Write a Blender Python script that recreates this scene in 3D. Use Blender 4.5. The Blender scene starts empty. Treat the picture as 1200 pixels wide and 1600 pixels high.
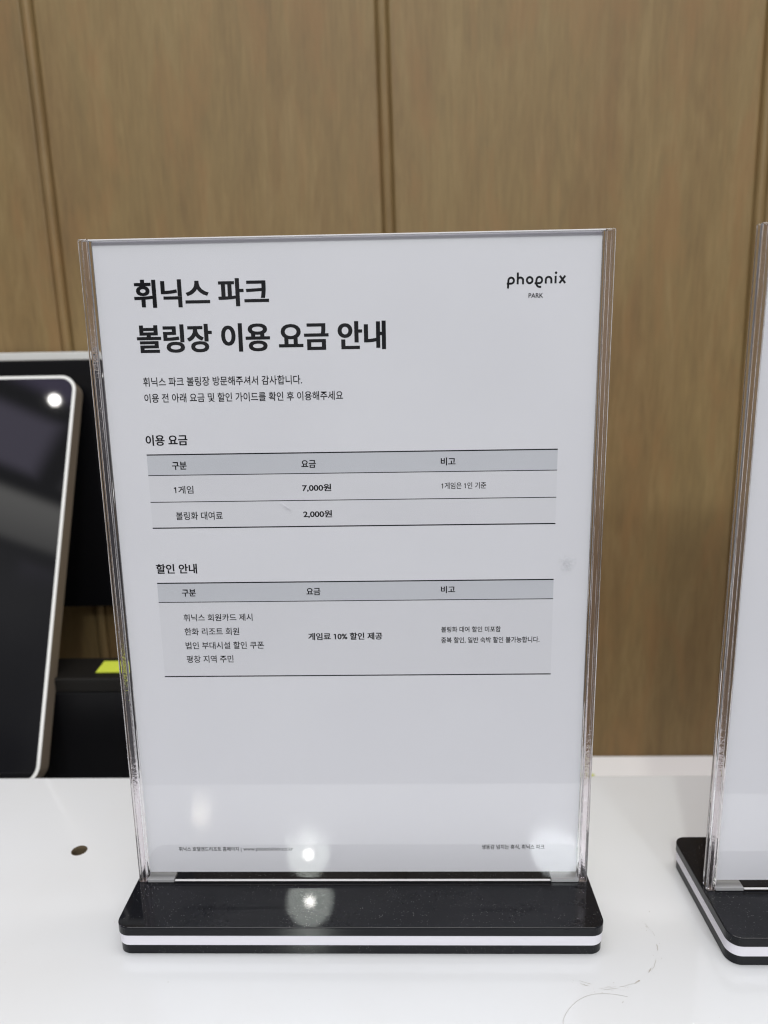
import bpy, bmesh, math, random
from mathutils import Vector, Matrix

random.seed(7)
S = bpy.context.scene
COL = S.collection

# ---------------------------------------------------------------- camera
MM = 0.001
cam_d = bpy.data.cameras.new("camera")
cam = bpy.data.objects.new("camera", cam_d)
COL.objects.link(cam)
S.camera = cam
W2C = ((0.99965126, 0.02029573, -0.016895),
       (-0.01237456, -0.20516754, -0.97864863),
       (-0.02332869, 0.97851641, -0.20484484))      # rows: right, down, forward
rx, dn, fw = (Vector(r) for r in W2C)
rot = Matrix((rx, -dn, -fw)).transposed().to_4x4()
cam.matrix_world = Matrix.Translation((0.0216078, -0.3183585, 0.2660630)) @ rot
cam_d.sensor_fit = 'HORIZONTAL'
cam_d.sensor_width = 36.0
cam_d.lens = 34.5
cam_d.clip_start = 0.01
cam_d.clip_end = 60.0
cam_d.dof.use_dof = True
cam_d.dof.focus_distance = 0.325
cam_d.dof.aperture_fstop = 10.5
cam_d.dof.aperture_blades = 0

# ---------------------------------------------------------------- world: a dim room all round
world = bpy.data.worlds.new("World")
S.world = world
world.use_nodes = True
wt = world.node_tree
wt.nodes.clear()
w_out = wt.nodes.new('ShaderNodeOutputWorld')
w_bg = wt.nodes.new('ShaderNodeBackground')
w_tc = wt.nodes.new('ShaderNodeTexCoord')
def wmath(op, a, b=None):
    nd = wt.nodes.new('ShaderNodeMath'); nd.operation = op
    for i, v in enumerate((a, b)):
        if v is None: continue
        if isinstance(v, (int, float)): nd.inputs[i].default_value = v
        else: wt.links.new(v, nd.inputs[i])
    return nd.outputs[0]
w_sep = wt.nodes.new('ShaderNodeSeparateXYZ')
wt.links.new(w_tc.outputs['Generated'], w_sep.inputs[0])
den = wmath('ADD', wmath('MAXIMUM', w_sep.outputs[2], 0.0), 0.12)      # a coffered ceiling seen in the direction of view
w_com = wt.nodes.new('ShaderNodeCombineXYZ')
wt.links.new(wmath('DIVIDE', w_sep.outputs[0], den), w_com.inputs[0])
wt.links.new(wmath('DIVIDE', w_sep.outputs[1], den), w_com.inputs[1])
w_map = wt.nodes.new('ShaderNodeMapping')
w_map.inputs['Rotation'].default_value = (0, 0, math.radians(38))
w_map.inputs['Location'].default_value = (0.07, 0.02, 0)
wt.links.new(w_com.outputs[0], w_map.inputs['Vector'])
w_br = wt.nodes.new('ShaderNodeTexBrick')
for k_, v_ in (('Color1', (0.80, 0.79, 0.76, 1)), ('Color2', (0.26, 0.21, 0.42, 1)), ('Mortar', (0.06, 0.06, 0.06, 1)), ('Scale', 1.0), ('Mortar Size', 0.045),
               ('Mortar Smooth', 0.8), ('Bias', -0.1), ('Brick Width', 0.36), ('Row Height', 0.19)):
    w_br.inputs[k_].default_value = v_
wt.links.new(w_map.outputs['Vector'], w_br.inputs['Vector'])
w_mr = wt.nodes.new('ShaderNodeMapRange')
w_mr.interpolation_type = 'SMOOTHSTEP'
w_mr.inputs['From Min'].default_value = 0.47
w_mr.inputs['From Max'].default_value = 0.58
wt.links.new(w_sep.outputs[2], w_mr.inputs['Value'])
w_mix = wt.nodes.new('ShaderNodeMix'); w_mix.data_type = 'RGBA'
w_ns = wt.nodes.new('ShaderNodeTexNoise')       # the room at eye level: uneven furniture, people, walls
w_ns.inputs['Scale'].default_value = 5.0; w_ns.inputs['Detail'].default_value = 1.5
wt.links.new(w_tc.outputs['Generated'], w_ns.inputs['Vector'])
w_rm = wt.nodes.new('ShaderNodeValToRGB')
w_rm.color_ramp.elements[0].position = 0.38; w_rm.color_ramp.elements[0].color = (0.15, 0.15, 0.17, 1)
w_rm.color_ramp.elements[1].position = 0.62; w_rm.color_ramp.elements[1].color = (0.55, 0.55, 0.57, 1)
wt.links.new(w_ns.outputs['Fac'], w_rm.inputs['Fac'])
wt.links.new(w_rm.outputs['Color'], w_mix.inputs[6])
w_v = wt.nodes.new('ShaderNodeVectorMath'); w_v.operation = 'SCALE'; w_v.inputs['Scale'].default_value = 4.0
wt.links.new(w_br.outputs['Color'], w_v.inputs[0])
wt.links.new(w_mr.outputs[0], w_mix.inputs[0])
wt.links.new(w_v.outputs[0], w_mix.inputs[7])
wt.links.new(w_mix.outputs[2], w_bg.inputs['Color'])
wt.links.new(w_bg.outputs['Background'], w_out.inputs['Surface'])
w_bg.inputs['Strength'].default_value = 0.66

# ---------------------------------------------------------------- lamps: downlights of the place, plus added soft fill lights
def area(name, loc, target, shape, size, size_y, energy, color):
    d = bpy.data.lights.new(name, 'AREA')
    d.shape = shape
    d.size = size
    if shape in ('RECTANGLE', 'ELLIPSE'):
        d.size_y = size_y
    d.energy = energy
    d.color = color
    o = bpy.data.objects.new(name, d)
    COL.objects.link(o)
    o.location = loc
    o.rotation_euler = (Vector(target) - Vector(loc)).to_track_quat('-Z', 'Y').to_euler()
    return o

area("added_fill_panel", (0.25, -1.35, 1.15), (0.05, 0.0, 0.1), 'RECTANGLE', 1.5, 0.9, 9.0, (1.0, 0.985, 0.96))  # unseen soft light added in front to brighten the upright paper
area("added_fill_panel", (0.10, 0.12, 1.70), (0.10, 0.12, 0.0), 'RECTANGLE', 1.6, 0.5, 14.0, (1.0, 0.985, 0.96))  # unseen soft light added overhead to brighten the counter back and desk

def downlight(origin, direction, height, core=0.030, rim=0.15, e_core=1.6, e_rim=6.0, color=(1.0, 0.97, 0.92)):
    d = Vector(direction).normalized()
    o = Vector(origin)
    p = o + d * ((height - o.z) / d.z)
    area("downlight_bulb", p, o, 'DISK', core, 0, e_core, color)
    if rim:
        area("downlight_reflector", p + d * 0.02, o, 'DISK', rim, 0, e_rim, (0.93, 1.0, 0.93))

downlight((-0.029, -0.024, 0.0145), (-0.119, -0.795, 0.594), 1.50)
downlight((-0.024, -0.020, 0.0145), (-0.116, -0.759, 0.641), 1.50)
downlight((-0.101, -0.082, 0.0), (-0.249, -0.803, 0.542), 1.50, core=0.060, rim=0, e_core=1.3, color=(1.0, 0.95, 0.78))
downlight((-0.2417, 0.2434, 0.2389), (-0.424, -0.615, 0.665), 1.50, core=0.030, rim=0, e_core=0.25)
downlight((0.099, -0.026, 0.0145), (0.181, -0.79, 0.586), 1.50, core=0.17, rim=0, e_core=9.0, color=(0.9, 0.97, 1.0))  # no downlight: disc added for the bluish glow at the right base corner

S.view_settings.view_transform = 'Standard'
S.view_settings.look = 'None'
S.view_settings.exposure = -0.13
S.view_settings.gamma = 1.0
S.view_settings.use_curve_mapping = False
S.cycles.use_denoising = True
S.cycles.denoising_prefilter = 'ACCURATE'
S.cycles.use_adaptive_sampling = False
S.cycles.filter_width = 1.15
S.cycles.max_bounces = 14
S.cycles.transparent_max_bounces = 24
S.cycles.transmission_bounces = 12
S.cycles.sample_clamp_indirect = 0.0
S.cycles.blur_glossy = 0.0
S.cycles.caustics_reflective = False
S.cycles.caustics_refractive = False

# ---------------------------------------------------------------- materials
def mat(name, base=(0.5, 0.5, 0.5), rough=0.5, spec=0.5, metal=0.0):
    m = bpy.data.materials.new(name)
    m.use_nodes = True
    b = m.node_tree.nodes['Principled BSDF']
    b.inputs['Base Color'].default_value = (*base, 1)
    b.inputs['Roughness'].default_value = rough
    b.inputs['Specular IOR Level'].default_value = spec
    b.inputs['Metallic'].default_value = metal
    return m

class NT:
    def __init__(self, m):
        self.t = m.node_tree
        self.b = self.t.nodes.get('Principled BSDF')
    def n(self, kind, **kw):
        nd = self.t.nodes.new(kind)
        for k, v in kw.items():
            if k in nd.inputs.keys():
                nd.inputs[k].default_value = v
            else:
                setattr(nd, k, v)
        return nd
    def l(self, a, b):
        self.t.links.new(a, b)
    def coords(self, scale=(1, 1, 1), rotv=(0, 0, 0), kind='Object'):
        tc = self.n('ShaderNodeTexCoord')
        mp = self.n('ShaderNodeMapping')
        mp.inputs['Scale'].default_value = scale
        mp.inputs['Rotation'].default_value = rotv
        self.l(tc.outputs[kind], mp.inputs['Vector'])
        return mp.outputs['Vector']
    def noise(self, vec, scale, detail=4, rough=0.5, dist=0.0):
        nd = self.n('ShaderNodeTexNoise')
        nd.inputs['Scale'].default_value = scale
        nd.inputs['Detail'].default_value = detail
        nd.inputs['Roughness'].default_value = rough
        nd.inputs['Distortion'].default_value = dist
        self.l(vec, nd.inputs['Vector'])
        return nd.outputs['Fac']
    def ramp(self, fac, stops, interp='LINEAR'):
        nd = self.n('ShaderNodeValToRGB')
        cr = nd.color_ramp
        cr.interpolation = interp
        while len(cr.elements) < len(stops):
            cr.elements.new(0.5)
        for el, (p, c) in zip(cr.elements, stops):
            el.position = p
            el.color = (*c, 1) if len(c) == 3 else c
        self.l(fac, nd.inputs['Fac'])
        return nd.outputs['Color']
    def mix(self, fac, a, b, blend='MIX'):
        nd = self.n('ShaderNodeMix', data_type='RGBA', blend_type=blend)
        for sock, v in ((nd.inputs[0], fac), (nd.inputs[6], a), (nd.inputs[7], b)):
            if isinstance(v, (int, float)):
                sock.default_value = v
            elif isinstance(v, tuple):
                sock.default_value = (*v, 1)
            else:
                self.l(v, sock)
        return nd.outputs[2]
    def bump(self, h, strength, dist):
        nd = self.n('ShaderNodeBump')
        nd.inputs['Strength'].default_value = strength
        nd.inputs['Distance'].default_value = dist
        self.l(h, nd.inputs['Height'])
        return nd.outputs['Normal']

def g(v): return (v, v, v)

# wood veneer with a vertical figure
M_WOOD = mat("wood_veneer", rough=0.55, spec=0.3)
k = NT(M_WOOD)
big = k.noise(k.coords((1.0, 1.0, 0.22)), 22, 4, 0.55, 0.4)
mid = k.noise(k.coords((1.0, 1.0, 0.16)), 78, 6, 0.66, 0.5)
fine = k.noise(k.coords((1.0, 1.0, 0.07)), 430, 4, 0.65)
c1 = k.ramp(big, [(0.32, (0.188, 0.118, 0.052)), (0.50, (0.222, 0.155, 0.069)), (0.68, (0.245, 0.182, 0.084))])
c2 = k.mix(0.42, c1, k.ramp(mid, [(0.30, (0.140, 0.096, 0.046)), (0.50, (0.222, 0.153, 0.068)), (0.66, (0.300, 0.222, 0.112))]))
c3 = k.mix(0.18, c2, k.ramp(fine, [(0.35, (0.12, 0.085, 0.042)), (0.65, (0.30, 0.215, 0.108))]))
warm = k.noise(k.coords((1.0, 1.0, 0.25)), 40, 4, 0.6, 0.3)
c4 = k.mix(k.ramp(warm, [(0.50, g(0.0)), (0.66, g(0.5))]), c3, (0.255, 0.150, 0.066))
c4 = k.mix(1.0, c4, (0.96, 0.92, 0.84), 'MULTIPLY')
k.l(c4, k.b.inputs['Base Color'])
k.l(k.bump(fine, 0.12, 0.0004), k.b.inputs['Normal'])

# white laminate top
M_TOP = mat("white_laminate", (0.76, 0.765, 0.765), 0.2, 0.5)
k = NT(M_TOP)
sm = k.noise(k.coords(), 9, 5, 0.6, 0.8)
k.l(k.ramp(sm, [(0.3, g(0.06)), (0.7, g(0.15))]), k.b.inputs['Roughness'])
sp = k.noise(k.coords(), 420, 2, 0.5)
dirt = k.noise(k.coords(), 14, 3, 0.6)
m1 = k.mix(k.ramp(dirt, [(0.45, g(0.0)), (0.8, g(0.25))]), (0.645, 0.660, 0.664), (0.605, 0.603, 0.585))
m2 = k.mix(k.ramp(sp, [(0.755, g(0.0)), (0.80, g(0.35))]), m1, (0.35, 0.32, 0.27))
k.l(m2, k.b.inputs['Base Color'])

M_DESK = mat("white_desk", (0.86, 0.86, 0.85), 0.5, 0.4)

# black acrylic with dust and hairline scratches
M_BLACK = mat("black_acrylic", (0.012, 0.013, 0.016), 0.1, 0.2)
k = NT(M_BLACK)
vor = k.n('ShaderNodeTexVoronoi', Scale=1150.0)
k.l(k.coords(), vor.inputs['Vector'])
dust = k.ramp(vor.outputs['Distance'], [(0.07, g(1.0)), (0.19, g(0.0))])
patch = k.ramp(k.noise(k.coords(), 55, 4, 0.65), [(0.42, g(0.0)), (0.68, g(1.0))])
spk = k.ramp(vor.outputs['Color'], [(0.45, g(0.0)), (0.85, g(1.0))])
f1 = k.mix(1.0, dust, patch, 'MULTIPLY')
f2 = k.mix(1.0, f1, spk, 'MULTIPLY')
film = k.mix(k.noise(k.coords(), 30, 5, 0.7), (0.005, 0.0055, 0.007), (0.012, 0.0125, 0.015))
k.l(k.mix(f2, film, (0.55, 0.55, 0.53)), k.b.inputs['Base Color'])
k.l(k.ramp(k.noise(k.coords(), 120, 5, 0.7), [(0.3, g(0.02)), (0.75, g(0.045))]), k.b.inputs['Roughness'])

M_WHITE_CORE = mat("white_acrylic", (0.72, 0.705, 0.755), 0.35, 0.4)

# paper and inks
M_PAPER = mat("white_paper", (0.74, 0.75, 0.78), 0.75, 0.2)
k = NT(M_PAPER)
pn = k.noise(k.coords((1, 1, 0.6)), 14, 3, 0.5)
k.l(k.mix(pn, (0.808, 0.790, 0.835), (0.836, 0.818, 0.862)), k.b.inputs['Base Color'])
M_INK = mat("black_ink", (0.004, 0.004, 0.006), 0.6, 0.08)
M_BAND = mat("grey_header_ink", (0.640, 0.640, 0.685), 0.75, 0.2)
M_TINT = mat("pale_row_ink", (0.777, 0.760, 0.802), 0.75, 0.2)

# clear sheet: mirrors a little at its outer faces, lets the rest straight through
def clear(name, rough=0.0, tint=(0.985, 0.99, 0.99), boost=1.0):
    m = bpy.data.materials.new(name)
    m.use_nodes = True
    t = m.node_tree
    t.nodes.clear()
    out = t.nodes.new('ShaderNodeOutputMaterial')
    tr = t.nodes.new('ShaderNodeBsdfTransparent')
    tr.inputs['Color'].default_value = (*tint, 1)
    gl = t.nodes.new('ShaderNodeBsdfGlossy')
    gl.inputs['Roughness'].default_value = rough
    fr = t.nodes.new('ShaderNodeFresnel')
    fr.inputs['IOR'].default_value = 1.49
    geo = t.nodes.new('ShaderNodeNewGeometry')
    inv = t.nodes.new('ShaderNodeMath'); inv.operation = 'SUBTRACT'
    inv.inputs[0].default_value = 1.0
    mul = t.nodes.new('ShaderNodeMath'); mul.operation = 'MULTIPLY'
    mul2 = t.nodes.new('ShaderNodeMath'); mul2.operation = 'MULTIPLY'
    mul2.inputs[1].default_value = boost
    mx = t.nodes.new('ShaderNodeMixShader')
    t.links.new(geo.outputs['Backfacing'], inv.inputs[1])
    t.links.new(inv.outputs[0], mul.inputs[0])
    t.links.new(fr.outputs[0], mul.inputs[1])
    t.links.new(mul.outputs[0], mul2.inputs[0])
    t.links.new(mul2.outputs[0], mx.inputs['Fac'])
    t.links.new(tr.outputs[0], mx.inputs[1])
    t.links.new(gl.outputs[0], mx.inputs[2])
    t.links.new(mx.outputs[0], out.inputs['Surface'])
    return m

M_CLEAR = clear("clear_acrylic_sheet", 0.012, boost=1.85)

def glass(name, rough, tint, bump=0.0):
    m = mat(name, tint, rough, 0.5)
    k = NT(m)
    k.b.inputs['Transmission Weight'].default_value = 1.0
    k.b.inputs['IOR'].default_value = 1.49
    if bump:
        h = k.noise(k.coords((1, 1, 1.0)), 600, 3, 0.6)
        k.l(k.bump(h, bump, 0.0006), k.b.inputs['Normal'])
    return m

M_EDGE = glass("polished_acrylic_edge", 0.0, (0.985, 0.97, 0.985), 0.0)
M_SAWN = glass("sawn_acrylic_edge", 0.05, (0.98, 0.955, 0.98), 0.3)
M_SHINE = mat("white_edge_shine", (0.84, 0.83, 0.84), 0.25, 0.6)  # highlight on clear polished edges, put into a white colour
NT(M_SHINE).b.inputs['Transmission Weight'].default_value = 0.15

M_GLINT = mat("painted_edge_glint", (0.80, 0.76, 0.76), 0.3, 0.6)  # pale colour imitating bright glints along the side strips
k = NT(M_GLINT)
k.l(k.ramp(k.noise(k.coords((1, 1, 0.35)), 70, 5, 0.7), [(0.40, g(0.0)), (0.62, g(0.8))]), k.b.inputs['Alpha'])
M_FOOT = mat("clear_foot", (0.62, 0.62, 0.63), 0.12, 0.6)
NT(M_FOOT).b.inputs['Transmission Weight'].default_value = 0.45
M_GLASS_BLACK = mat("black_screen_glass", (0.006, 0.006, 0.007), 0.03, 0.5)
M_BEZEL = mat("white_bezel_plastic", (0.74, 0.74, 0.71), 0.35, 0.5)
M_TAUPE = mat("taupe_casing", (0.20, 0.165, 0.125), 0.4, 0.5)
M_DARK = mat("black_plastic", (0.005, 0.005, 0.006), 0.35, 0.2)
M_LID = mat("matt_black_plastic", (0.008, 0.007, 0.006), 0.5, 0.2)
M_GREYBAR = mat("pale_grey_plastic", (0.62, 0.62, 0.60), 0.35, 0.4)
M_NOTE = mat("yellow_green_paper", (0.50, 0.57, 0.055), 0.7, 0.2)
M_HOLE = mat("raw_chipboard", (0.10, 0.075, 0.045), 0.9, 0.2)
M_SCUFF = mat("dark_scuff", (0.42, 0.40, 0.36), 0.6, 0.2)
M_PENCIL = mat("grey_line", (0.47, 0.46, 0.44), 0.6, 0.2)

def decal(name, color, lo, hi, scale):
    m = bpy.data.materials.new(name); m.use_nodes = True
    k = NT(m)
    k.b.inputs['Base Color'].default_value = (*color, 1)
    k.b.inputs['Roughness'].default_value = 0.7
    nz = k.noise(k.coords(), scale, 4, 0.6)
    tc = k.n('ShaderNodeTexCoord')
    ds = k.n('ShaderNodeVectorMath', operation='DISTANCE')
    k.l(tc.outputs['Object'], ds.inputs[0]); ds.inputs[1].default_value = (0.0948, -0.00283, 0.1758)
    fall = k.ramp(k.n('ShaderNodeMath', operation='MULTIPLY').outputs[0], [(0.25, g(1.0)), (1.0, g(0.0))])
    mu = [n_ for n_ in k.t.nodes if n_.bl_idname == 'ShaderNodeMath'][0]
    k.l(ds.outputs['Value'], mu.inputs[0]); mu.inputs[1].default_value = 220.0
    k.l(k.mix(1.0, k.ramp(nz, [(lo, g(0.0)), (hi, g(0.5))]), fall, 'MULTIPLY'), k.b.inputs['Alpha'])
    return m
M_SMUDGE = decal("greasy_smudge", (0.50, 0.51, 0.53), 0.42, 0.72, 320)

# ---------------------------------------------------------------- mesh helpers
def link(name, me, m=None, parent=None):
    o = bpy.data.objects.new(name, me)
    COL.objects.link(o)
    if m: me.materials.append(m)
    if parent: o.parent = parent
    return o

def from_bm(name, bm, m=None, parent=None, smooth=False):
    me = bpy.data.meshes.new(name)
    bmesh.ops.recalc_face_normals(bm, faces=bm.faces)
    bm.to_mesh(me); bm.free()
    if smooth:
        for p in me.polygons: p.use_smooth = True
    return link(name, me, m, parent)

def add_box(bm, x0, x1, y0, y1, z0, z1, bev=0.0, seg=2):
    r = bmesh.ops.create_cube(bm, size=1.0)
    for v in r['verts']:
        v.co = Vector(((x0 + x1) / 2 + v.co.x * (x1 - x0), (y0 + y1) / 2 + v.co.y * (y1 - y0), (z0 + z1) / 2 + v.co.z * (z1 - z0)))
    if bev > 0:
        es = list({e for v in r['verts'] for e in v.link_edges})
        bmesh.ops.bevel(bm, geom=es, offset=bev, segments=seg, profile=0.5, affect='EDGES')

def box(name, dims, m, parent=None, bev=0.0, seg=2):
    bm = bmesh.new()
    add_box(bm, *[d * MM for d in dims], bev * MM, seg)
    return from_bm(name, bm, m, parent)

def rr(x0, x1, y0, y1, r, seg=8):
    pts = []
    for cx, cy, a0 in ((x1 - r, y1 - r, 0), (x0 + r, y1 - r, 90), (x0 + r, y0 + r, 180), (x1 - r, y0 + r, 270)):
        for i in range(seg + 1):
            a = math.radians(a0 + 90 * i / seg)
            pts.append((cx + r * math.cos(a), cy + r * math.sin(a)))
    return pts

def prism(bm, pts, z0, z1, bev=0.0, M=None):
    """rounded outline extruded z0..z1 with a small chamfer on both rims; mm"""
    cx = sum(p[0] for p in pts) / len(pts); cy = sum(p[1] for p in pts) / len(pts)
    def ring(z, inset):
        vs = []
        n = len(pts)
        for i, (x, y) in enumerate(pts):
            px, py = pts[i - 1]; qx, qy = pts[(i + 1) % n]
            tx, ty = qx - px, qy - py
            ln = math.hypot(tx, ty) or 1
            nx, ny = ty / ln, -tx / ln
            co = Vector(((x - nx * inset) * MM, (y - ny * inset) * MM, z * MM))
            vs.append(bm.verts.new(M @ co if M else co))
        return vs
    rows = [ring(z0, bev), ring(z0 + bev, 0), ring(z1 - bev, 0), ring(z1 - bev * 0.3, bev * 0.3), ring(z1, bev)] if bev else [ring(z0, 0), ring(z1, 0)]
    n = len(pts)
    for a, b in zip(rows, rows[1:]):
        for i in range(n):
            bm.faces.new((a[i], a[(i + 1) % n], b[(i + 1) % n], b[i]))
    bm.faces.new(rows[0][::-1]); bm.faces.new(rows[-1])

def ring_frame(bm, outer, inner, z0, z1, M=None):
    n = len(outer)
    def rv(pts, z): return [bm.verts.new((M @ Vector((x * MM, y * MM, z * MM))) if M else Vector((x * MM, y * MM, z * MM))) for x, y in pts]
    a, b, c, d = rv(outer, z0), rv(outer, z1), rv(inner, z1), rv(inner, z0)
    for p, q in ((a, b), (b, c), (c, d), (d, a)):
        for i in range(n):
            j = (i + 1) % n
            bm.faces.new((p[i], p[j], q[j], q[i]))

def empty(name, loc=(0, 0, 0), rot=(0, 0, 0)):
    o = bpy.data.objects.new(name, None)
    o.empty_display_size = 0.02
    COL.objects.link(o)
    o.location = loc; o.rotation_euler = rot
    return o

def tag(o, label=None, cat=None, group=None, kind=None):
    if label: o['label'] = label
    if cat: o['category'] = cat
    if group: o['group'] = group
    if kind: o['kind'] = kind
    return o

def tube(bm, pts, r, flat_axis=None, flat=1.0, seg=8):
    """round tube along pts (metres); squashed along flat_axis"""
    pts = [Vector(p) for p in pts]
    rings = []
    for i, p in enumerate(pts):
        t = (pts[min(i + 1, len(pts) - 1)] - pts[max(i - 1, 0)]).normalized()
        fa = flat_axis or Vector((0, 1, 0))
        u = fa.cross(t).normalized()
        rad = r[i] if isinstance(r, (list, tuple)) else r
        rings.append([bm.verts.new(p + u * rad * math.cos(2 * math.pi * j / seg) + fa * rad * flat * math.sin(2 * math.pi * j / seg)) for j in range(seg)])
    for a, b in zip(rings, rings[1:]):
        for j in range(seg):
            bm.faces.new((a[j], a[(j + 1) % seg], b[(j + 1) % seg], b[j]))
    bm.faces.new(rings[0]); bm.faces.new(rings[-1][::-1])

# ---------------------------------------------------------------- panelled wall behind
def build_wall():
    bm = bmesh.new()
    # bead positions at height 350 mm, and their sideways drift per mm of height
    beads = [(-520.0, -0.02), (-254.0, -0.019), (15.0, -0.020), (305.2, -0.011), (580.0, -0.011)]
    prof = [(-6.6, 0), (-5.6, 0.25), (-4.7, 1.5), (-4.1, 1.9), (-3.6, 0.6), (-2.9, -1.2), (-1.8, -2.2), (0, -2.6),
            (1.8, -2.2), (2.9, -1.2), (3.6, 0.6), (4.1, 1.9), (4.7, 1.5), (5.6, 0.25), (6.6, 0)]
    cols = [(-900.0, 0.0, 0.0)]
    for bx, s in beads:
        for dx, dy in prof:
            cols.append((bx + dx, s, dy))
    cols.append((900.0, 0.0, 0.0))
    prev = None
    for x, s, dy in cols:
        a = bm.verts.new(((x + s * (-120 - 350)) * MM, (300 + dy) * MM, -0.12))
        b = bm.verts.new(((x + s * (900 - 350)) * MM, (300 + dy) * MM, 0.9))
        if prev: bm.faces.new((prev[0], a, b, prev[1]))
        prev = (a, b)
    # give the wall its thickness
    me_geom = bmesh.ops.extrude_face_region(bm, geom=bm.faces[:])
    for v in [e for e in me_geom['geom'] if isinstance(e, bmesh.types.BMVert)]:
        v.co.y = 0.330
    o = from_bm("wood_panel_wall", bm, M_WOOD, smooth=False)
    tag(o, kind='structure')
build_wall()

# ---------------------------------------------------------------- white counter in front
counter = tag(empty("counter", (0, 0, 0)), "glossy white counter top carrying the two clear sign holders, scuffed near its front", "counter")
bm = bmesh.new()
add_box(bm, -0.75, 0.75, -0.112, 0.1145, -0.030, 0.0, 0.0012, 3)
top = from_bm("counter_top", bm, M_TOP, counter)
bm = bmesh.new()
bmesh.ops.create_cone(bm, cap_ends=True, segments=40, radius1=0.0042, radius2=0.0042, depth=0.02,
                      matrix=Matrix.Translation((-0.1602, 0.0412, 0.0)) @ Matrix.Rotation(0.35, 4, 'Z') @ Matrix.Diagonal((1.0, 1.0, 1, 1)))
cut = from_bm("cutter", bm)
md = top.modifiers.new("hole", 'BOOLEAN'); md.object = cut; md.operation = 'DIFFERENCE'; md.solver = 'EXACT'
bpy.context.view_layer.update()
dg = bpy.context.evaluated_depsgraph_get()
me = bpy.data.meshes.new_from_object(top.evaluated_get(dg))
top.modifiers.clear(); top.data = me
bpy.data.objects.remove(cut)
# raw board lining of the drilled hole
bm = bmesh.new()
n = 40
rings = []
for r_, z_ in ((0.0044, -0.0001), (0.0041, 0.0002), (0.0036, -0.0012), (0.0035, -0.0085)):
    rings.append([bm.verts.new((-0.1602 + r_ * math.cos(2 * math.pi * i / n) * (1 + 0.04 * math.sin(3 * i)), 0.0412 + r_ * math.sin(2 * math.pi * i / n), z_)) for i in range(n)])
for a, b in zip(rings, rings[1:]):
    for i in range(n): bm.faces.new((a[i], a[(i + 1) % n], b[(i + 1) % n], b[i]))
bm.faces.new(rings[-1])
from_bm("drilled_hole", bm, M_HOLE, counter)
bm = bmesh.new()
add_box(bm, -0.75, 0.75, -0.105, 0.108, -0.70, -0.0303, 0.001, 1)
from_bm("counter_front", bm, M_DESK, counter)

# scuffs on the counter: broken ring of dirt, one thin curved line
def arc_pts(c, r, a0, a1, n, z=0.00015, ell=1.0):
    return [Vector((c[0] + r * math.cos(math.radians(a0 + (a1 - a0) * i / n)), c[1] + ell * r * math.sin(math.radians(a0 + (a1 - a0) * i / n)), z)) for i in range(n + 1)]
UPZ = Vector((0, 0, 1))
bm = bmesh.new()
C0 = (0.1085, -0.0225)
for a0, a1, r, w in ((14, 20, 0.0285, .00013), (4, 10, 0.029, .0001), (-14, -6, 0.0282, .00018), (-40, -24, 0.0275, .0001), (-45, -38, 0.0268, .00035),
                     (-66, -58, 0.0270, .0004), (-82, -66, 0.0268, .00012), (-95, -84, 0.0266, .0001), (-100, -83, 0.0276, .00009), (-118, -106, 0.0262, .00013), (-116, -108, 0.0275, .00018)):
    nn = 6
    base = arc_pts(C0, r, a0, a1, nn)
    rads = [w * random.uniform(0.35, 1.0) for _ in base]
    rads[0] = rads[-1] = w * 0.15
    for p in base:
        p.x += random.uniform(-1, 1) * .00015; p.y += random.uniform(-1, 1) * .00015
    tube(bm, base, rads, UPZ, 0.12, 6)
for _ in range(26):
    a = math.radians(random.uniform(-125, 25)); r = 0.0275 + random.gauss(0, 0.0012)
    p = Vector((C0[0] + r * math.cos(a), C0[1] + r * math.sin(a), 0.0001))
    d = Vector((random.uniform(-1, 1), random.uniform(-1, 1), 0)).normalized() * random.uniform(.00006, .0003)
    tube(bm, [p - d, p + d], random.uniform(.00004, .0001), UPZ, 0.15, 5)
from_bm("scuff_marks", bm, M_SCUFF, counter)
bm = bmesh.new()
pts = [(0.0848, -0.070), (0.0850, -0.066), (0.0868, -0.0625), (0.0899, -0.0588), (0.0938, -0.0556), (0.0985, -0.0533), (0.1035, -0.0524), (0.1095, -0.0527), (0.1154, -0.0540)]
pts = [Vector((x, y, 0.00012)) for x, y in pts]
sm_ = []
for i in range(len(pts) - 1):
    p0, p1, p2, p3 = pts[max(i - 1, 0)], pts[i], pts[i + 1], pts[min(i + 2, len(pts) - 1)]
    for j in range(6):
        t = j / 6
        sm_.append(0.5 * ((2 * p1) + (p2 - p0) * t + (2 * p0 - 5 * p1 + 4 * p2 - p3) * t * t + (3 * p1 - p0 - 3 * p2 + p3) * t ** 3))
tube(bm, sm_, .00011, UPZ, 0.3, 6)
from_bm("pen_line", bm, M_PENCIL, counter)
for x, y in ((0.2035, 0.1133), (-0.083, -0.047), (0.112, -0.0565), (-0.12, -0.012), (0.155, 0.10), (-0.13, 0.06), (0.14, -0.005)):
    bm = bmesh.new()
    d = Vector((random.uniform(-1, 1), random.uniform(-1, 1), 0)).normalized() * random.uniform(.0002, .0006)
    p = Vector((x, y, .0001))
    tube(bm, [p - d, p, p + d], [.00005, .00016, .00004], UPZ, 0.4, 5)
    from_bm("crumb", bm, M_SCUFF, counter)

# ---------------------------------------------------------------- lower desk behind the counter
bm = bmesh.new()
add_box(bm, -0.75, 0.75, 0.112, 0.2995, -0.12, -0.094, 0.001, 1)
desk = from_bm("back_desk", bm, M_DESK)
tag(desk, "matt white lower desk between the counter and the wood wall", "desk")

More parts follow.
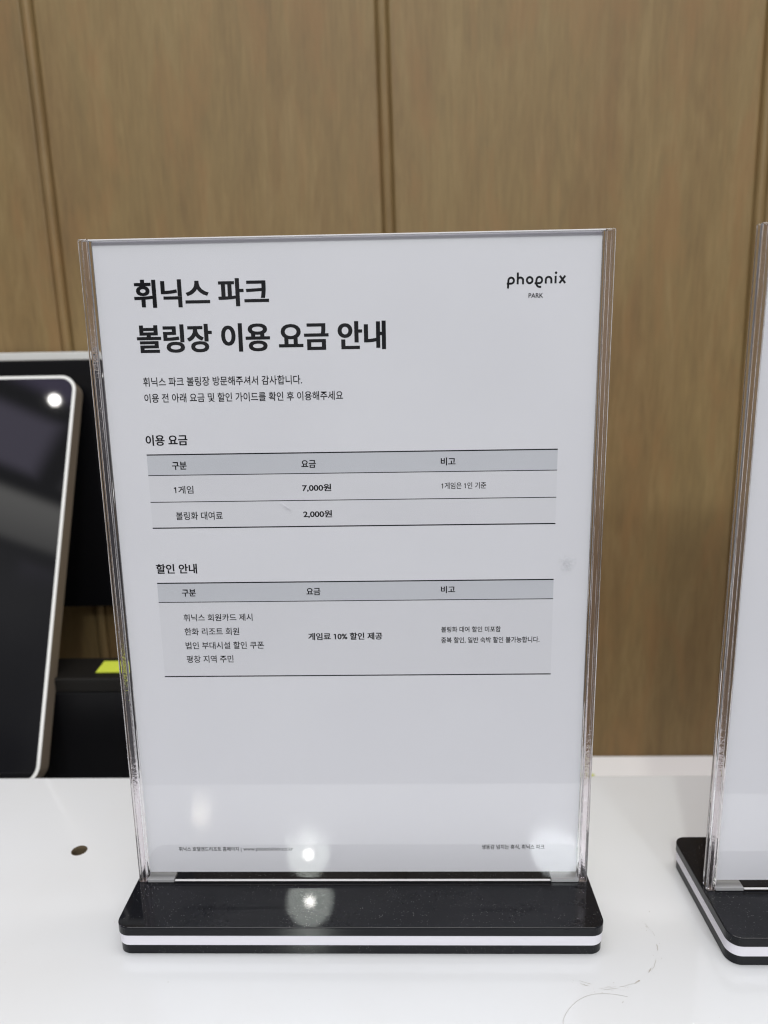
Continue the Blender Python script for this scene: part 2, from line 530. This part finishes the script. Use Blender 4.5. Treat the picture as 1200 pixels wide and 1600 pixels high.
# ---------------------------------------------------------------- sign holder
PB, PT = 18.5, 315.5        # paper bottom / top (mm above the counter)
def make_holder():
    root = empty("acrylic_sign_holder", (0, 0, 0))
    x0, x1 = -110.0, 109.6
    # base: black plate, white core, black plate
    bm = bmesh.new(); prism(bm, rr(-111.3, 111.3, -32.0, 38.0, 6.0), 9.9, 14.5, 0.35); from_bm("base_plate", bm, M_BLACK, root)
    bm = bmesh.new(); prism(bm, rr(-111.0, 111.0, -31.7, 37.7, 6.0), 5.0, 9.9, 0.08); from_bm("base_core", bm, M_WHITE_CORE, root)
    bm = bmesh.new(); prism(bm, rr(-110.8, 110.8, -31.4, 37.5, 6.0), 0.05, 5.0, 0.3); from_bm("base_plate", bm, M_BLACK, root)
    # clear sheets
    box("front_sheet", (-105.6, 105.6, -2.8, -0.7, 17.6, 315.0), M_CLEAR, root)
    box("back_sheet", (-105.6, 105.6, 0.9, 3.0, 17.6, 315.0), M_CLEAR, root)
    # solid edges at both sides: two polished strips and the sawn spacer between them
    for s in (-1, 1):
        def sx(a, b): return (min(s * a, s * b), max(s * a, s * b))
        a, b = sx(105.7, 109.8)
        box("side_edge", (a, b, -2.8, -0.65, 14.7, 315.8), M_EDGE, root, 0.5, 3)
        box("side_edge", (a, b, 0.85, 3.0, 14.7, 315.8), M_EDGE, root, 0.5, 3)
        a, b = sx(106.6, 109.1)
        box("side_spacer", (a, b, -0.6, 0.8, 14.7, 315.3), M_SAWN, root, 0.15, 1)
        for e0, e1 in ((106.05, 106.20), (107.75, 107.87), (109.45, 109.62)):  # hair-thin strips added as painted glint lines
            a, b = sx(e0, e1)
            box("edge_glint", (a, b, -2.86, -2.81, 15.4, 315.2), M_GLINT, root)
        a, b = sx(92.5, 105.6)
        box("foot_strip", (a, b, -2.8, 3.0, 14.7, 16.4), M_FOOT, root, 0.2, 2)
    box("slot_edge", (-92.2, 92.2, -2.7, -1.6, 15.2, 15.75), M_SHINE, root, 0.15, 1)  # bright line along the slot, painted white
    box("top_edge", (-105.6, 105.6, -2.8, -0.7, 315.05, 315.6), M_SHINE, root, 0.15, 2)  # sheet's upper edge, its highlight painted white
    return root

holder = make_holder()
G1 = "clear acrylic sign holders on black and white bases"
tag(holder, "clear acrylic sign holder with the whole printed price notice in it, facing the camera", "sign holder", G1)

bm = bmesh.new()
vs = [bm.verts.new(((94.8 + 4.2 * math.cos(a) * (1 + .2 * math.sin(3 * a))) * MM, -2.83 * MM, (175.8 + 5.2 * math.sin(a) * (1 + .15 * math.cos(2 * a))) * MM)) for a in [2 * math.pi * i / 30 for i in range(30)]]
bm.faces.new(vs)
from_bm("smudge", bm, M_SMUDGE, holder)
bm = bmesh.new()
tube(bm, [Vector((x * MM, -2.82 * MM, z * MM)) for x, z in ((-31.0, 205.4), (-30.3, 204.4), (-29.3, 203.4), (-28.0, 202.6), (-27.0, 202.2))], [.00005, .00016, .0002, .00014, .00004], Vector((0, 1, 0)), 0.1, 6)
from_bm("scratch", bm, M_WHITE_CORE, holder)

# copy for the second holder
holder2 = holder.copy(); COL.objects.link(holder2)
for ch in list(holder.children):
    if ch.name.split('.')[0] in ("smudge", "scratch"): continue
    c = ch.copy(); COL.objects.link(c); c.parent = holder2
holder2.location = (0.2750, -0.0060, 0)
tag(holder2, "clear acrylic sign holder cut off by the right edge, blank paper in it", "sign holder", G1)

# ---------------------------------------------------------------- paper notice with its print
notice = tag(empty("paper_notice", (0, 0, PB * MM)), "white printed notice of bowling fees with black headings and two tables, in the clear holder", "paper notice")
box("sheet", (-105, 105, 0.0, 0.12, 0, 297), M_PAPER, notice)

def flat_quad(bm, x0, x1, z0, z1, y):
    bm.faces.new([bm.verts.new((x * MM, y * MM, z * MM)) for x, z in ((x0, z0), (x1, z0), (x1, z1), (x0, z1))])

def table(name, x0, x1, tops, header_h):
    """tops: heights of the rules from the top one down"""
    bm = bmesh.new(); flat_quad(bm, x0, x1, tops[-1], tops[1], -0.02)
    t = from_bm(name, bm, M_TINT, notice)
    bm = bmesh.new(); flat_quad(bm, x0, x1, tops[1], tops[0], -0.02)
    from_bm("header_band", bm, M_BAND, t)
    for i, h in enumerate(tops):
        w = 0.26 if i in (0, len(tops) - 1) else 0.17
        bm = bmesh.new(); add_box(bm, x0 * MM, x1 * MM, -0.06 * MM, -0.03 * MM, (h - w) * MM, (h + w) * MM)
        from_bm("rule_line", bm, M_INK, t)
    return t

t1 = table("price_table", -89.5, 89.6, (207.7, 198.6, 186.6, 174.8), 9)
t2 = table("discount_table", -89.6, 89.6, (149.1, 140.0, 103.7), 9)

def text(name, s, x0, x1, z0, z1, weight, parent, copies=0, spread=0.0):
    """one printed line as a flat mesh; heavier weights are several layers a hair apart"""
    cu = bpy.data.curves.new("txt", 'FONT')
    cu.body = s
    cu.resolution_u = 4
    cu.offset = weight
    cu.materials.append(M_INK); cu.materials.append(M_BAND)
    for i, ch in enumerate(s):
        if ch == '1': cu.body_format[i].material_index = 1
    o = bpy.data.objects.new("txt", cu)
    COL.objects.link(o)
    bpy.context.view_layer.update()
    src = bpy.data.meshes.new_from_object(o.evaluated_get(bpy.context.evaluated_depsgraph_get()))
    bpy.data.objects.remove(o); bpy.data.curves.remove(cu)
    verts = [(v.co.x, v.co.y, 0) for v in src.vertices]
    faces = [tuple(p.vertices) for p in src.polygons]
    # the figure one gets its flag: group its polygons by position
    ones = []
    for p in src.polygons:
        if p.material_index == 1:
            xs = [verts[i][0] for i in p.vertices]; ys = [verts[i][1] for i in p.vertices]
            for q in ones:
                if min(xs) < q[1] + .05 and max(xs) > q[0] - .05:
                    q[0] = min(q[0], *xs); q[1] = max(q[1], *xs); q[2] = max(q[2], *ys); break
            else: ones.append([min(xs), max(xs), max(ys)])
    for a, b, t in ones:
        w = b - a
        n = len(verts)
        verts += [(a + .001, t - .001, 1), (a + .001, t - .14, 1), (a - .13, t - .20, 1), (a - .13, t - .20 + w * .85, 1)]
        faces.append((n, n + 3, n + 2, n + 1))
    bpy.data.meshes.remove(src)
    ax, bx = min(v[0] for v in verts), max(v[0] for v in verts)
    ay, by = min(v[1] for v in verts), max(v[1] for v in verts)
    ax -= spread; bx += spread
    V, F = [], []
    for c in range(max(1, copies)):
        dx = 0 if copies < 2 else spread * (2 * c / (copies - 1) - 1)
        n = len(V)
        for x, y, fl in verts:
            V.append(((x0 + (x + dx - ax) / (bx - ax) * (x1 - x0)) * MM, (-0.08 - 0.008 * c - 0.003 * fl) * MM, (z0 + (y - ay) / (by - ay) * (z1 - z0)) * MM))
        F += [tuple(i + n for i in f) for f in faces]
    me = bpy.data.meshes.new(name)
    me.from_pydata(V, [], F); me.update()
    return link(name, me, M_INK, parent)

text("title_text", "휘닉스 파크", -89.3, -32.5, 269.8, 281.2, 0.02, notice, 3, 0.014)
text("title_text", "볼링장 이용 요금 안내", -89.5, 16.1, 251.2, 262.9, 0.02, notice, 3, 0.014)
text("body_text", "휘닉스 파크 볼링장 방문해주셔서 감사합니다.", -88.4, -20.0, 237.2, 241.1, 0.011, notice)
text("body_text", "이용 전 아래 요금 및 할인 가이드를 확인 후 이용해주세요", -88.4, -2.7, 230.3, 234.2, 0.011, notice)
text("heading_text", "이용 요금", -89.4, -71.0, 211.7, 216.4, 0.018, notice, 2, 0.009)
text("heading_text", "할인 안내", -89.5, -70.9, 153.6, 158.2, 0.018, notice, 2, 0.009)
for s, a, b, c, d, w in (("구분", -78.7, -72.2, 201.0, 204.6, .018), ("요금", -21.8, -15.4, 201.1, 204.5, .018), ("비고", 39.1, 45.5, 201.3, 204.8, .018),
                         ("1게임", -78.6, -70.0, 190.3, 193.8, .010), ("7,000원", -21.8, -9.0, 190.4, 193.9, .019), ("1게임은 1인 기준", 39.4, 58.9, 190.9, 193.8, .010),
                         ("볼링화 대여료", -78.6, -57.7, 178.4, 182.1, .010), ("2,000원", -21.8, -9.0, 178.6, 182.1, .019)):
    text("cell_text", s, a, b, c, d, w, t1, 2 if w > .015 else 1, .008 if w > .015 else 0)
for s, a, b, c, d, w in (("구분", -78.6, -72.2, 142.7, 146.2, .018), ("요금", -21.8, -15.4, 142.8, 146.2, .018), ("비고", 39.1, 45.5, 143.2, 146.5, .018),
                         ("휘닉스 회원카드 제시", -78.7, -47.0, 130.8, 134.3, .010), ("한화 리조트 회원", -78.7, -53.5, 124.0, 127.6, .010),
                         ("법인 부대시설 할인 쿠폰", -78.7, -42.4, 117.2, 120.8, .010), ("평창 지역 주민", -78.7, -56.9, 110.5, 114.1, .010),
                         ("게임료 10% 할인 제공", -21.8, 12.3, 121.2, 124.7, .019),
                         ("볼링화 대여 할인 미포함", 39.2, 66.3, 124.4, 127.2, .014), ("중복 할인, 일반 숙박 할인 불가능합니다.", 39.2, 84.0, 119.0, 122.1, .014)):
    text("cell_text", s, a, b, c, d, w, t2, 2 if w > .015 else 1, .008 if w > .015 else 0)
text("footer_text", "휘닉스 호텔앤드리조트 홈페이지 |", -89.8, -58.9, 11.2, 14.0, .012, notice)
text("footer_text", "www.phoenixhnr.co.kr", -58.0, -33.4, 11.1, 13.9, .0, notice)
text("footer_text", "생동감 넘치는 휴식, 휘닉스 파크", 58.8, 89.2, 12.3, 15.0, .012, notice)

# the drawn word mark
def wordmark():
    bm = bmesh.new()
    K = 0.02619
    def P(x, y):   # drawing units -> metres on the sheet
        yy = y + (x - 180) * 0.0222
        return Vector(((66.4 + (x - 113) * K) * MM, -0.05 * MM, (276.4 + (352 - yy) * K) * MM))
    def arc(cx, cy, rx_, ry_, a0, a1, n=18):
        return [(cx + rx_ * math.cos(math.radians(a0 + (a1 - a0) * i / n)), cy - ry_ * math.sin(math.radians(a0 + (a1 - a0) * i / n))) for i in range(n + 1)]
    def st(pts, w=16.0):
        tube(bm, [P(*p) for p in pts], w * K * MM, Vector((0, 1, 0)), 0.06, 10)
    # p : foot, left side, round bowl, and the tail that crosses the foot
    st([(134, 413), (136, 380), (139, 345), (139, 300)] + arc(183, 293, 43, 45, 172, 0) + arc(183, 293, 43, 45, 0, -95, 12) + [(150, 340), (114, 340)])
    # h
    st([(286, 170), (286, 349)]); st(arc(328, 288, 42, 42, 160, 0) + [(370, 349)])
    # o
    st(arc(474, 285, 44, 46, 0, 360, 30))
    # e : bowl closing along the bottom, tail hooking away below
    st([(552, 332), (590, 333)] + arc(625, 282, 44, 47, -105, 180, 26) + [(578, 320), (584, 352), (600, 376), (625, 386), (657, 386)])
    # n
    st([(727, 336)] + arc(771, 278, 44, 44, 180, 0) + [(815, 333)])
    # i
    st([(880, 217), (880, 332)])
    c = P(885, 172); r = 20 * K * MM
    vs = [bm.verts.new(c + Vector((r * math.cos(2 * math.pi * i / 20), -0.00003, r * math.sin(2 * math.pi * i / 20)))) for i in range(20)]
    bm.faces.new(vs)
    # x
    st([(946, 216), (1032, 327)]); st([(1032, 214), (942, 329)])
    from_bm("logo_text", bm, M_INK, notice)
wordmark()
text("logo_text", "PARK", 75.5, 81.6, 270.9, 272.8, .014, notice)

notice2 = tag(empty("paper_notice", (0.2750, -0.0060, PB * MM)), "white sheet in the holder at the right edge, no print showing", "paper notice")
sheet2 = bpy.data.objects["sheet"].copy(); COL.objects.link(sheet2); sheet2.parent = notice2

# ---------------------------------------------------------------- tablet leaning back on a stand
TH = math.radians(25)
tablet = tag(empty("touch_tablet", (-0.3900, 0.130, -0.0043)), "black glass touch tablet with a thin white rim, leaning back behind the counter", "tablet")
Mt = Matrix.Translation((0, 0, 0)) @ Matrix(((1, 0, 0, 0), (0, math.sin(TH), -math.cos(TH), 0), (0, math.cos(TH), math.sin(TH), 0), (0, 0, 0, 1)))
# local: x right, y up along the glass, z out of the glass
OUT = rr(-163.0, 163.6, -9.0, 288.0, 12.0, 10)
bm = bmesh.new(); prism(bm, OUT, -14.0, -0.8, 0.5, Mt); from_bm("casing", bm, M_TAUPE, tablet)
bm = bmesh.new(); ring_frame(bm, rr(-163.2, 163.8, -9.2, 288.2, 12.2, 10), rr(-161.0, 161.6, -7.0, 286.0, 10.2, 10), -0.8, 0.2, Mt); from_bm("bezel", bm, M_BEZEL, tablet)
bm = bmesh.new(); prism(bm, rr(-161.1, 161.7, -7.1, 286.1, 10.2, 10), -0.75, 0.0, 0.0, Mt); from_bm("screen", bm, M_GLASS_BLACK, tablet)
bm = bmesh.new()
tube(bm, [Mt @ Vector((0, 0.09, -0.014)), Vector((0, 0.135, -0.045)), Vector((0, 0.105, -0.084))], 0.012, Vector((1, 0, 0)), 2.0, 12)
add_box(bm, -0.07, 0.07, -0.005, 0.135, -0.0896, -0.083, 0.002)
from_bm("stand", bm, M_TAUPE, tablet)

# ---------------------------------------------------------------- black display hung near the wall
disp = tag(empty("display_monitor", (-0.345, 0.268, -0.094)), "black display with a pale grey top strip, behind the tablet", "monitor")
bm = bmesh.new(); add_box(bm, -0.20, 0.165, 0.0, 0.025, 0.1589, 0.3626, 0.001, 2); from_bm("casing", bm, M_DARK, disp)
bm = bmesh.new(); add_box(bm, -0.20, 0.165, -0.0005, 0.025, 0.3628, 0.3689, 0.0006, 2); from_bm("top_strip", bm, M_GREYBAR, disp)
bm = bmesh.new()
add_box(bm, -0.025, 0.025, 0.008, 0.022, 0.006, 0.160, 0.002)
add_box(bm, -0.08, 0.05, -0.03, 0.026, 0.0004, 0.006, 0.002)
from_bm("stand", bm, M_DARK, disp)

# ---------------------------------------------------------------- black box with a note on it
cbox = tag(empty("black_box", (-0.22, 0.165, -0.094)), "low black plastic box standing under the display, yellow note on its lid", "box")
bm = bmesh.new(); add_box(bm, -0.055, 0.085, 0.0, 0.0368, 0.0003, 0.1300, 0.001, 2); from_bm("body", bm, M_DARK, cbox)
bm = bmesh.new(); add_box(bm, -0.0555, 0.0855, -0.0005, 0.0372, 0.1302, 0.1408, 0.0012, 2); from_bm("lid", bm, M_LID, cbox)
def sticky(loc, pts, label):
    bm = bmesh.new()
    vs = [bm.verts.new((x, y, 0.0003 + z)) for x, y, z in pts]
    f = bm.faces.new(vs)
    r = bmesh.ops.extrude_face_region(bm, geom=[f])
    for v in [e for e in r['geom'] if isinstance(e, bmesh.types.BMVert)]: v.co.z += 0.0006
    o = from_bm("sticky_note", bm, M_NOTE)
    o.location = loc
    tag(o, label, "sticky note", "yellow green paper notes")
sticky((-0.1950, 0.182, 0.0470), [(-0.0050, -0.0090, 0), (0.0300, -0.0090, 0), (0.0300, 0.0096, 0.0005), (-0.0060, 0.0096, 0.0005)], "yellow green paper note on the lid of the black box")
sticky((0.1500, 0.266, -0.094), [(-0.030, -0.012, 0), (0.0375, -0.003, 0), (0.037, 0.002, 0), (-0.030, 0.030, 0)], "yellow green paper note on the lower desk, only one corner showing beside the sign holder")
